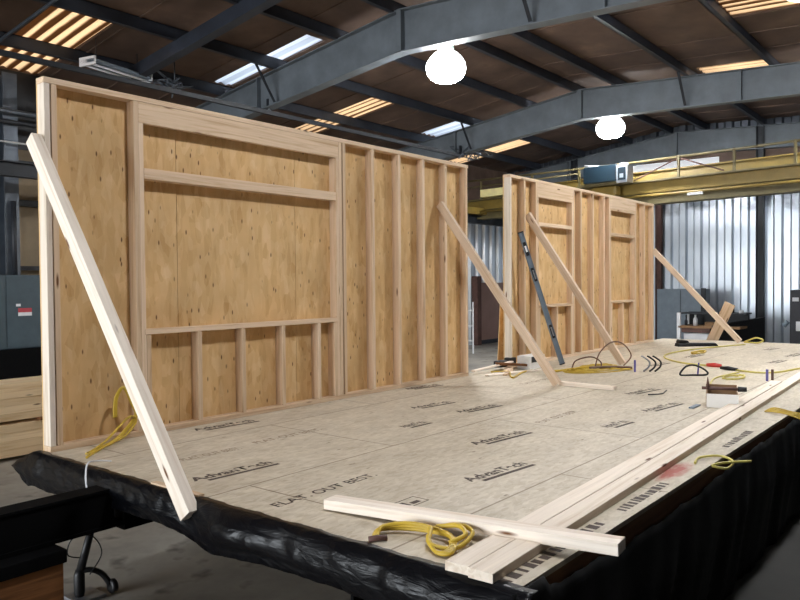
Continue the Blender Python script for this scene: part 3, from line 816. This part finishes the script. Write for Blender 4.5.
# bundle of curved strapping
st = thing('strapping_bundle', 'upright curved black and grey strapping pieces right of the third brace', 'strapping', (6.45,-1.5,0))
for k, (x, y, m) in enumerate(((6.37,-1.49,'silver'),(6.40,-1.55,'black'),(6.44,-1.60,'black'))):
    MB().tube(smooth_path([(x,y,.006),(x+.05,y-.045,.06),(x+.05,y-.05,.12),(x,y-.01,.17),(x-.02,y+.02,.19)],6), .011, 6).build('strap_piece', M[m], st)
MB().box(6.30,6.316,-1.42,-1.40,.0,.14).build('tie', M['purple'], st)
# black hose loop
t = thing('black_hose', 'black hose bent in a half-round loop standing on the deck', 'hose', (6.3,-2.08,0))
MB().tube(smooth_path([(6.23,-1.97,.012),(6.25,-1.985,.07),(6.29,-2.03,.115),(6.33,-2.1,.12),(6.37,-2.18,.08),(6.39,-2.22,.035),(6.37,-2.19,.014),(6.3,-2.08,.012)],7,True), .011, 8, True).build('hose', M['black'], t)
MB().bar((6.35,-2.12,.0),(6.36,-2.13,.15), .016, .01).build('tie', M['purple'], t)
for y, x, lab in ((-2.85,6.325,'purple upright tie standing on the deck, left of a pair'), (-2.895,6.355,'brown upright tie standing on the deck, right of a pair')):
    tag(MB().box(x-.01,x+.01,y-.012,y+.012,0,.125).build('upright_tie', M['purple' if x < 6.34 else 'rust'], bevel=.002), lab, 'tie')

# white box with tools by the right boards
def nail_box():
    c = Vector((4.29,-2.96,0)); u = Vector((.3,-.954,0)).normalized(); v = Vector((.954,.3,0)).normalized()
    t = thing('nail_box', 'open white cardboard box with brown inside on the deck by the right boards', 'box', c)
    P = lambda a, b, z: c+u*a+v*b+Vector((0,0,z))
    def bx(mb, a0,a1,b0,b1,z0,z1):
        return mb.hexa([P(a0,b0,z0),P(a1,b0,z0),P(a1,b1,z0),P(a0,b1,z0),P(a0,b0,z1),P(a1,b0,z1),P(a1,b1,z1),P(a0,b1,z1)])
    bx(MB(),-.125,.125,0,.008,0,.115).build('front_panel', M['card_white'], t)
    bx(MB(),-.125,-.117,.008,.3,0,.115).build('side_panel', M['card_brown'], t)
    bx(MB(),.117,.125,.008,.3,0,.115).build('side_panel', M['card_brown'], t)
    bx(MB(),-.125,.125,.3,.308,0,.16).build('back_panel', M['card_brown'], t)
    bx(MB(),-.117,.117,.008,.3,.0,.01).build('bottom_panel', M['card_brown'], t)
    bx(MB(),-.116,.116,.05,.29,.011,.05).build('contents', M['rust'], t)
    n = thing('pry_bar', 'dark tool with round handle lying across the white box', 'tool', P(0,.2,.17))
    MB().tube([P(-.16,.22,.135),P(.14,.22,.135)], .014).build('shaft', M['rust'], n)
    MB().tube([P(.13,.22,.135),P(.2,.22,.135)], [.024,.02], 10).build('handle', M['black'], n)
    MB().tube([P(-.11,.22,.13),P(-.112,.22,.23)], [.018,.004]).build('claw', M['rust'], n)
nail_box()
tag(MB().box(4.10,4.3,-2.78,-2.74,.0005,.012).build('shim', M['grey_enamel']), 'small grey shim lying at the left of the white box', 'shim')
mb = MB().tube(smooth_path([(4.62,-2.2,.006),(4.75,-2.28,.006),(4.9,-2.26,.006),(5.0,-2.24,.006)],5), .006, 6)
tag(mb.build('wire_piece', M['black']), 'short bent black wire on the deck left of the white box', 'wire')

# parcel box and scrap heap in the gap
bxo = thing('carton', 'white carton with dark label in front of the far wall', 'box', (5.95,-.24,0))
MB().box(5.78,6.16,-.30,-.12,.001,.165).build('body', M['card_white'], bxo, bevel=.004)
MB().box(5.82,5.95,-.3049,-.3002,.085,.155).build('label', M['dark_label'], bxo)
for k, (a, b, w, tt, m, lab) in enumerate((
    ((5.0,.02,.04),(5.75,-.06,.09),.06,.02,'wood_pale','grey wood scrap lying across the gap between the wall frames'),
    ((5.3,-.25,.012),(5.95,.05,.04),.09,.02,'wood_x','short plank in the scrap heap by the carton'),
    ((4.95,-.2,.01),(5.9,-.45,.01),.07,.018,'wood_pale','pale strip on the deck in front of the gap'),
    ((5.45,-.02,.09),(5.85,-.28,.05),.05,.03,'wood_dirty','dark brown scrap on top of the scrap heap'),
    ((5.1,-.35,.01),(5.6,-.15,.01),.05,.018,'wood_x','narrow strip pointing at the carton'))):
    tag(board('wood_scrap', a, b, (1,1,0), w=w, t=tt, m=m), lab, 'scrap', 'scraps in the gap between the frames')
for (x, y, s, h, lab) in ((5.62,.02,.09,.08,'black tool case in the scrap heap'), (5.85,.02,.07,.1,'black block at the end of the far wall frame')):
    tag(MB().box(x-s,x+s,y-.05,y+.05,.03,.03+h).build('tool_case', M['black'], bevel=.01), lab, 'tool')
mb = MB().tube(smooth_path([(5.2,-.1,.02),(5.35,-.25,.02),(5.1,-.42,.012),(4.95,-.55,.012),(5.4,-.4,.012),(5.7,-.38,.012)],6), .01, 6)
tag(mb.build('yellow_rope', M['yellow']), 'yellow cord winding through the scraps in the gap', 'cord')
tag(board('leaning_sheet', (6.2,.36,-.4), (6.22,.3,.8), (1,0,0), w=.28, t=.012, m='osb_wall'), 'yellowish board leaning behind the left end of the far frame', 'board')
tag(board('upright_stick', (5.93,.12,-.02), (5.93,.12,.27), (1,0,0), w=.04, t=.03, m='wood_pale'), 'short pale stick standing at the left end of the far frame', 'stick')
# black bag at the far deck
bag = MB().tube(smooth_path([(9.75,-.72,.06),(9.95,-.82,.07),(10.2,-.95,.075),(10.45,-1.1,.06)],5), [.03]+[.07]*14+[.03], 10) if False else MB()
bag.hexa([(9.95,-.70,0),(10.45,-1.2,0),(10.55,-1.1,0),(10.05,-.6,0),(9.98,-.7,.06),(10.42,-1.16,.05),(10.52,-1.09,.05),(10.07,-.61,.06)])
bag.hexa([(10.0,-.68,.06),(10.15,-.83,.06),(10.2,-.78,.06),(10.06,-.62,.06),(10.02,-.69,.12),(10.12,-.8,.1),(10.17,-.76,.1),(10.06,-.64,.12)])
tag(bag.build('tool_bag', M['black'], bevel=.015), 'low black tool bag on the far end of the deck', 'bag')

# ------------------------------------------------------------------ left wall: electrical cabinet
cab = thing('electrical_cabinet', 'blue grey electrical cabinet on the left wall with red warning label', 'cabinet', (3.2,Y1-.25,.1))
MB().box(2.3,3.62,Y1-.52,Y1-.422,.1,1.25).build('cabinet_body', M['panel_blue'], cab, bevel=.008)
MB().box(2.32,2.83,Y1-.53,Y1-.521,.12,1.23).build('door', M['panel_blue'], cab, bevel=.003)
d = MB().box(2.85,3.6,Y1-.53,Y1-.521,.12,1.23).build('door', M['panel_blue'], cab, bevel=.003)
MB().box(2.99,3.06,Y1-.534,Y1-.5305,.76,.8).build('label', M['white'], d)
MB().box(3.02,3.23,Y1-.534,Y1-.5305,.61,.665).build('label', M['white'], d)
MB().box(3.02,3.23,Y1-.534,Y1-.5305,.665,.73).build('label', M['red_label'], d)
for x in (3.0, 3.55):
    MB().tube([(x,Y1-.49,1.25),(x,Y1-.49,2.4)], .04).build('conduit', M['dark_steel'], cab)
tag(MB().box(2.2,3.75,Y1-.6,Y1-.44,GZ,.098).build('dark_cabinet', M['black_steel'], bevel=.01), 'black cabinet on the floor beneath the electrical cabinet', 'cabinet')

# fluorescent fixture under the roof, top left
fx = thing('strip_light', 'unlit strip light fixture under the roof above the near frame', 'light fixture', (4.05,5.95,4.4))
a = Vector((3.5,5.85,4.42)); b = Vector((4.64,6.1,4.42))
MB().bar(a, b, .3, .05).build('housing', M['grey_enamel'], fx)
for q, s in ((a, 1), (b, -1)): MB().bar(q, q+(b-a).normalized()*.03*s, .32, .13).build('end_plate', M['white'], fx)
for e in (-.07, .07):
    n = (b-a).normalized().cross(Vector((0,0,1)))*e
    MB().tube([a+n+Vector((0.03,0,-.045)), b+n+Vector((-.03,0,-.045))], .018).build('tube_lamp', M['white'], fx)
for q in (a+(b-a)*.15, a+(b-a)*.85): MB().tube([q+Vector((0,0,.02)), Vector((q.x,q.y,roofz(q.y)))], .006, 6).build('hanger', M['dark_steel'], fx)
def tangle(c, s, seed, label):
    q = random.Random(seed); mb = MB()
    for k in range(9):
        pts = [Vector(c)+Vector((q.gauss(0,s),q.gauss(0,s*.5),q.gauss(0,s*.45))) for _ in range(6)]
        mb.tube(smooth_path(pts,5), .012, 6)
    mb.tube([Vector(c)+Vector((0,0,-.05)), (c[0],c[1],roofz(c[1]))], .01, 6)
    tag(mb.build('cable_tangle', M['conduit']), label, 'cables')
tangle((4.95,5.75,4.35), .14, 2, 'tangled cables hanging at the right end of the strip light')
tangle((12.9,5.2,4.25), .26, 5, 'tangled cables hanging under the roof above the gap between the frames')

# ------------------------------------------------------------------ bridge crane in the back
cr = thing('bridge_crane', 'yellow overhead bridge crane with handrails and blue hoist at the back of the hall', 'crane', (14.4,0,2.7), rotz=-math.atan(.14))
CM = parent_world(cr)
def cb(name, m, *boxes, parent=cr, bevel=0):
    mb = MB()
    for (a0,a1,b0,b1,z0,z1) in boxes: mb.box(a0,a1,b0,b1,z0-2.7,z1-2.7)
    mb.v = [tuple(CM @ Vector(q)) for q in mb.v]
    return mb.build(name, M[m], parent, bevel=bevel)
def ct(name, m, segs, r, parent=cr):
    mb = MB()
    for a, b in segs: mb.tube([CM @ (Vector(a)-Vector((0,0,2.7))), CM @ (Vector(b)-Vector((0,0,2.7)))], r)
    return mb.build(name, M[m], parent)
S0, S1 = -11.5, 6.95
cb('girder', 'crane_yellow', (.5,.85,S0,S1,3.0,3.62), (.42,.93,S0,S1,2.97,3.0), (.42,.93,S0,S1,3.62,3.65))
cb('girder', 'crane_yellow', (-.16,.06,S0,S1,3.06,3.3))
cb('walkway', 'crane_olive', (-.3,.5,S0,S1,3.30,3.335))
cb('lower_flange', 'crane_olive', (-.2,.1,S0,S1,2.80,2.85), (-.06,-.04,S0,S1,2.85,3.06))
ct('festoon_track', 'crane_yellow', [((-.34,S0,2.98),(-.34,S1,2.98))], .028)
ct('handrail', 'crane_olive', [((-.28,S0,3.78),(-.28,2.0,3.77)), ((-.28,2.0,3.77),(-.28,S1,3.86))], .026)
ct('handrail', 'crane_olive', [((-.28,3.2,3.68),(-.28,S1,3.68)), ((-.28,S0,3.56),(-.28,-3,3.56))], .022)
for s in (-8.5,-6.2,-4.0,-1.7,-.52,.68,3.2,4.6,6.3): cb('rail_post', 'crane_olive', (-.305,-.255,s-.025,s+.025,3.335,3.80))
for s0, s1 in ((.68,-.3),(.68,1.75)): ct('rail_brace', 'rust', [((-.27,s0,3.75),(-.27,s1,3.36))], .016)
cb('hoist_cabinet', 'crane_blue', (-.75,-.3,1.93,2.78,3.34,3.72), bevel=.01)
g = cb('control_box', 'alu', (-.76,-.5,1.64,1.91,3.28,3.66), bevel=.006)
cb('control_door', 'crane_blue', (-.772,-.761,1.68,1.87,3.34,3.62), parent=g)
cb('data_plate', 'alu', (-.776,-.7725,1.73,1.82,3.39,3.48), parent=g)
cb('hoist_frame', 'crane_olive', (-.7,-.32,1.88,2.98,3.27,3.335))
cb('hoist_drum', 'crane_yellow', (-.55,-.3,2.05,2.7,3.04,3.265), bevel=.05)
cb('work_light', 'white', (-.6,-.42,1.78,1.94,3.67,3.75), bevel=.02)
ct('work_light', 'white', [((-.5,2.9,3.8),(-.5,2.52,3.74))], .03)
cb('end_truck', 'crane_yellow', (-.9,1.5,6.3,6.75,2.915,3.1), bevel=.01)
cb('end_cover', 'crane_lit', (-.45,.4,5.0,6.2,3.36,3.56), bevel=.01)
cb('cable_carrier', 'white', (-.42,-.36,.1,.42,2.9,2.95))
# pale translucent strip high on the end wall
struct(MB().box(X1-.13, X1-.115, 1.1, 3.5, 4.02, 4.36).build('window_8', glow('daylit strip', (.8,.85,.95,1), .35)))

# ------------------------------------------------------------------ far end of the hall
wb = thing('workbench', 'brown workbench with white leg and black end in front of the metal wall', 'workbench', (15.5,.3,GZ))
MB().box(15.2,16.0,-.3,1.05,-.02,.03).build('bench_top', M['card_brown'], wb)
MB().box(15.2,15.26,1.0,1.08,GZ,.33).build('leg', M['white'], wb)
MB().box(15.94,16.0,1.0,1.08,GZ,.33).build('leg', M['white'], wb)
MB().box(15.22,16.0,.35,.98,-.12,-.02).build('drawer', M['rust'], wb)
MB().box(15.3,16.0,.28,.95,GZ,-.14).build('cabinet', M['white'], wb)
MB().box(15.25,16.0,-.35,1.05,.30,.33).build('shelf', M['dark_steel'], wb)
MB().hexa([(15.1,.2,GZ),(16.2,-.58,GZ),(16.3,-.5,GZ),(15.2,.3,GZ),(15.1,.2,.05),(16.2,-.58,.22),(16.3,-.5,.22),(15.2,.3,.05)]).build('end_panel', M['black'], wb)
MB().box(15.85,16.0,-.3,1.0,.03,.3).build('back_panel', M['dark_steel'], wb)
for y, r, h, m, lab in ((.72,.05,.2,'white','white bottle with black cap on the workbench'), (.93,.035,.14,'dark_label','dark bottle left of the white bottle on the workbench')):
    q = thing('bottle', lab, 'bottle', (15.4,y,.03))
    MB().lathe([(r,0),(r,h*.75),(r*.4,h),(r*.4,h+.05)], (15.4,y,.031), 14).build('body', M[m], q)
    MB().lathe([(r*.5,0),(r*.5,.05)], (15.4,y,.031+h+.05), 12).build('cap', M['black'], q)
tag(MB().box(15.35,15.5,.3,.5,.031,.12).build('parts_box', M['card_brown'], bevel=.005), 'small brown box on the workbench behind the braces', 'box')
for y, h, m, lab in ((-.05,.1,'black','black can on the shelf right of the braces'), (.1,.06,'dark_label','low dark tray on the bench shelf'), (-.25,.05,'white','white scrap on the bench shelf')):
    tag(MB().lathe([(.05,0),(.055,.01),(.05,h),(.03,h+.02)], (15.5,y,.331), 14).build('can', M[m]), lab, 'can')
sp = thing('sheet_metal_cabinet', 'grey blue metal cabinet between the far frame and the workbench', 'cabinet', (16.8,1.4,GZ))
MB().box(16.6,17.2,.92,2.05,GZ,.86).build('cabinet_body', M['grey_enamel'], sp, bevel=.01)
MB().box(16.59,16.599,1.45,1.46,GZ+.05,.84).build('door_gap', M['dark_steel'], sp)
MB().box(16.58,16.66,.86,.96,GZ,.88).build('corner_post', M['dark_steel'], sp)
mc = thing('machine_cabinet', 'dark machine cabinet with white labels at the right edge of the photo', 'machine', (15.2,-1.6,GZ))
MB().box(15.0,15.7,-2.2,-1.33,GZ,.86).build('cabinet_body', M['dark_label'], mc, bevel=.02)
MB().box(14.992,14.9995,-1.5,-1.38,.62,.7).build('label', M['white'], mc)
MB().box(14.992,14.9995,-1.62,-1.45,.0,.2).build('label', M['white'], mc)
MB().box(14.96,14.9995,-2.1,-1.56,.3,.8).build('screen_panel', M['grey_enamel'], mc)
MB().tube([(14.97,-1.3,.2),(14.97,-1.22,.1)], .05).build('knob', M['grey_enamel'], mc)
# pinkish door and rack in the gap
struct(MB().box(16.75,18.45,Y1-.12,Y1-.07,GZ+.12,1.05).build('door_1', M['pink_ply']))
struct(MB().box(16.6,18.45,Y1-.16,Y1-.075,GZ,GZ+.12).build('baseboard_left', M['dark_steel']))
tag(MB().box(16.5,16.72,Y1-.3,Y1-.1,GZ,1.25).build('dark_post', M['rust']), 'dark reddish post beside the pink door in the gap', 'post')
lr = thing('white_rack', 'narrow white ladder rack seen through the gap between the frames', 'rack', (14.3,6.2,GZ))
for y in (6.1, 6.3): MB().box(14.28,14.31,y,y+.03,GZ,.55).build('rail', M['white'], lr)
for z in (-.5,-.1,.3): MB().box(14.28,14.31,6.13,6.3,z,z+.03).build('rung', M['white'], lr)

# ------------------------------------------------------------------ world and render settings
w = bpy.data.worlds.new('sky'); scn.world = w; w.use_nodes = True
nt = w.node_tree; bg = nt.nodes['Background']
sk = nt.nodes.new('ShaderNodeTexSky'); sk.sky_type = 'NISHITA'; sk.sun_disc = False
sk.sun_elevation = math.radians(48); sk.sun_rotation = math.radians(140)
mxs = nt.nodes.new('ShaderNodeMix'); mxs.data_type = 'RGBA'; mxs.inputs[0].default_value = .75
mxs.inputs[7].default_value = (1.5, 1.5, 1.5, 1)
nt.links.new(sk.outputs[0], mxs.inputs[6]); nt.links.new(mxs.outputs[2], bg.inputs['Color']); bg.inputs['Strength'].default_value = 1.9
scn.view_settings.view_transform = 'Standard'; scn.view_settings.look = 'None'
scn.view_settings.exposure = -0.55; scn.view_settings.gamma = 1.0; scn.view_settings.use_curve_mapping = False
scn.cycles.use_denoising = True
scn.cycles.max_bounces = 8
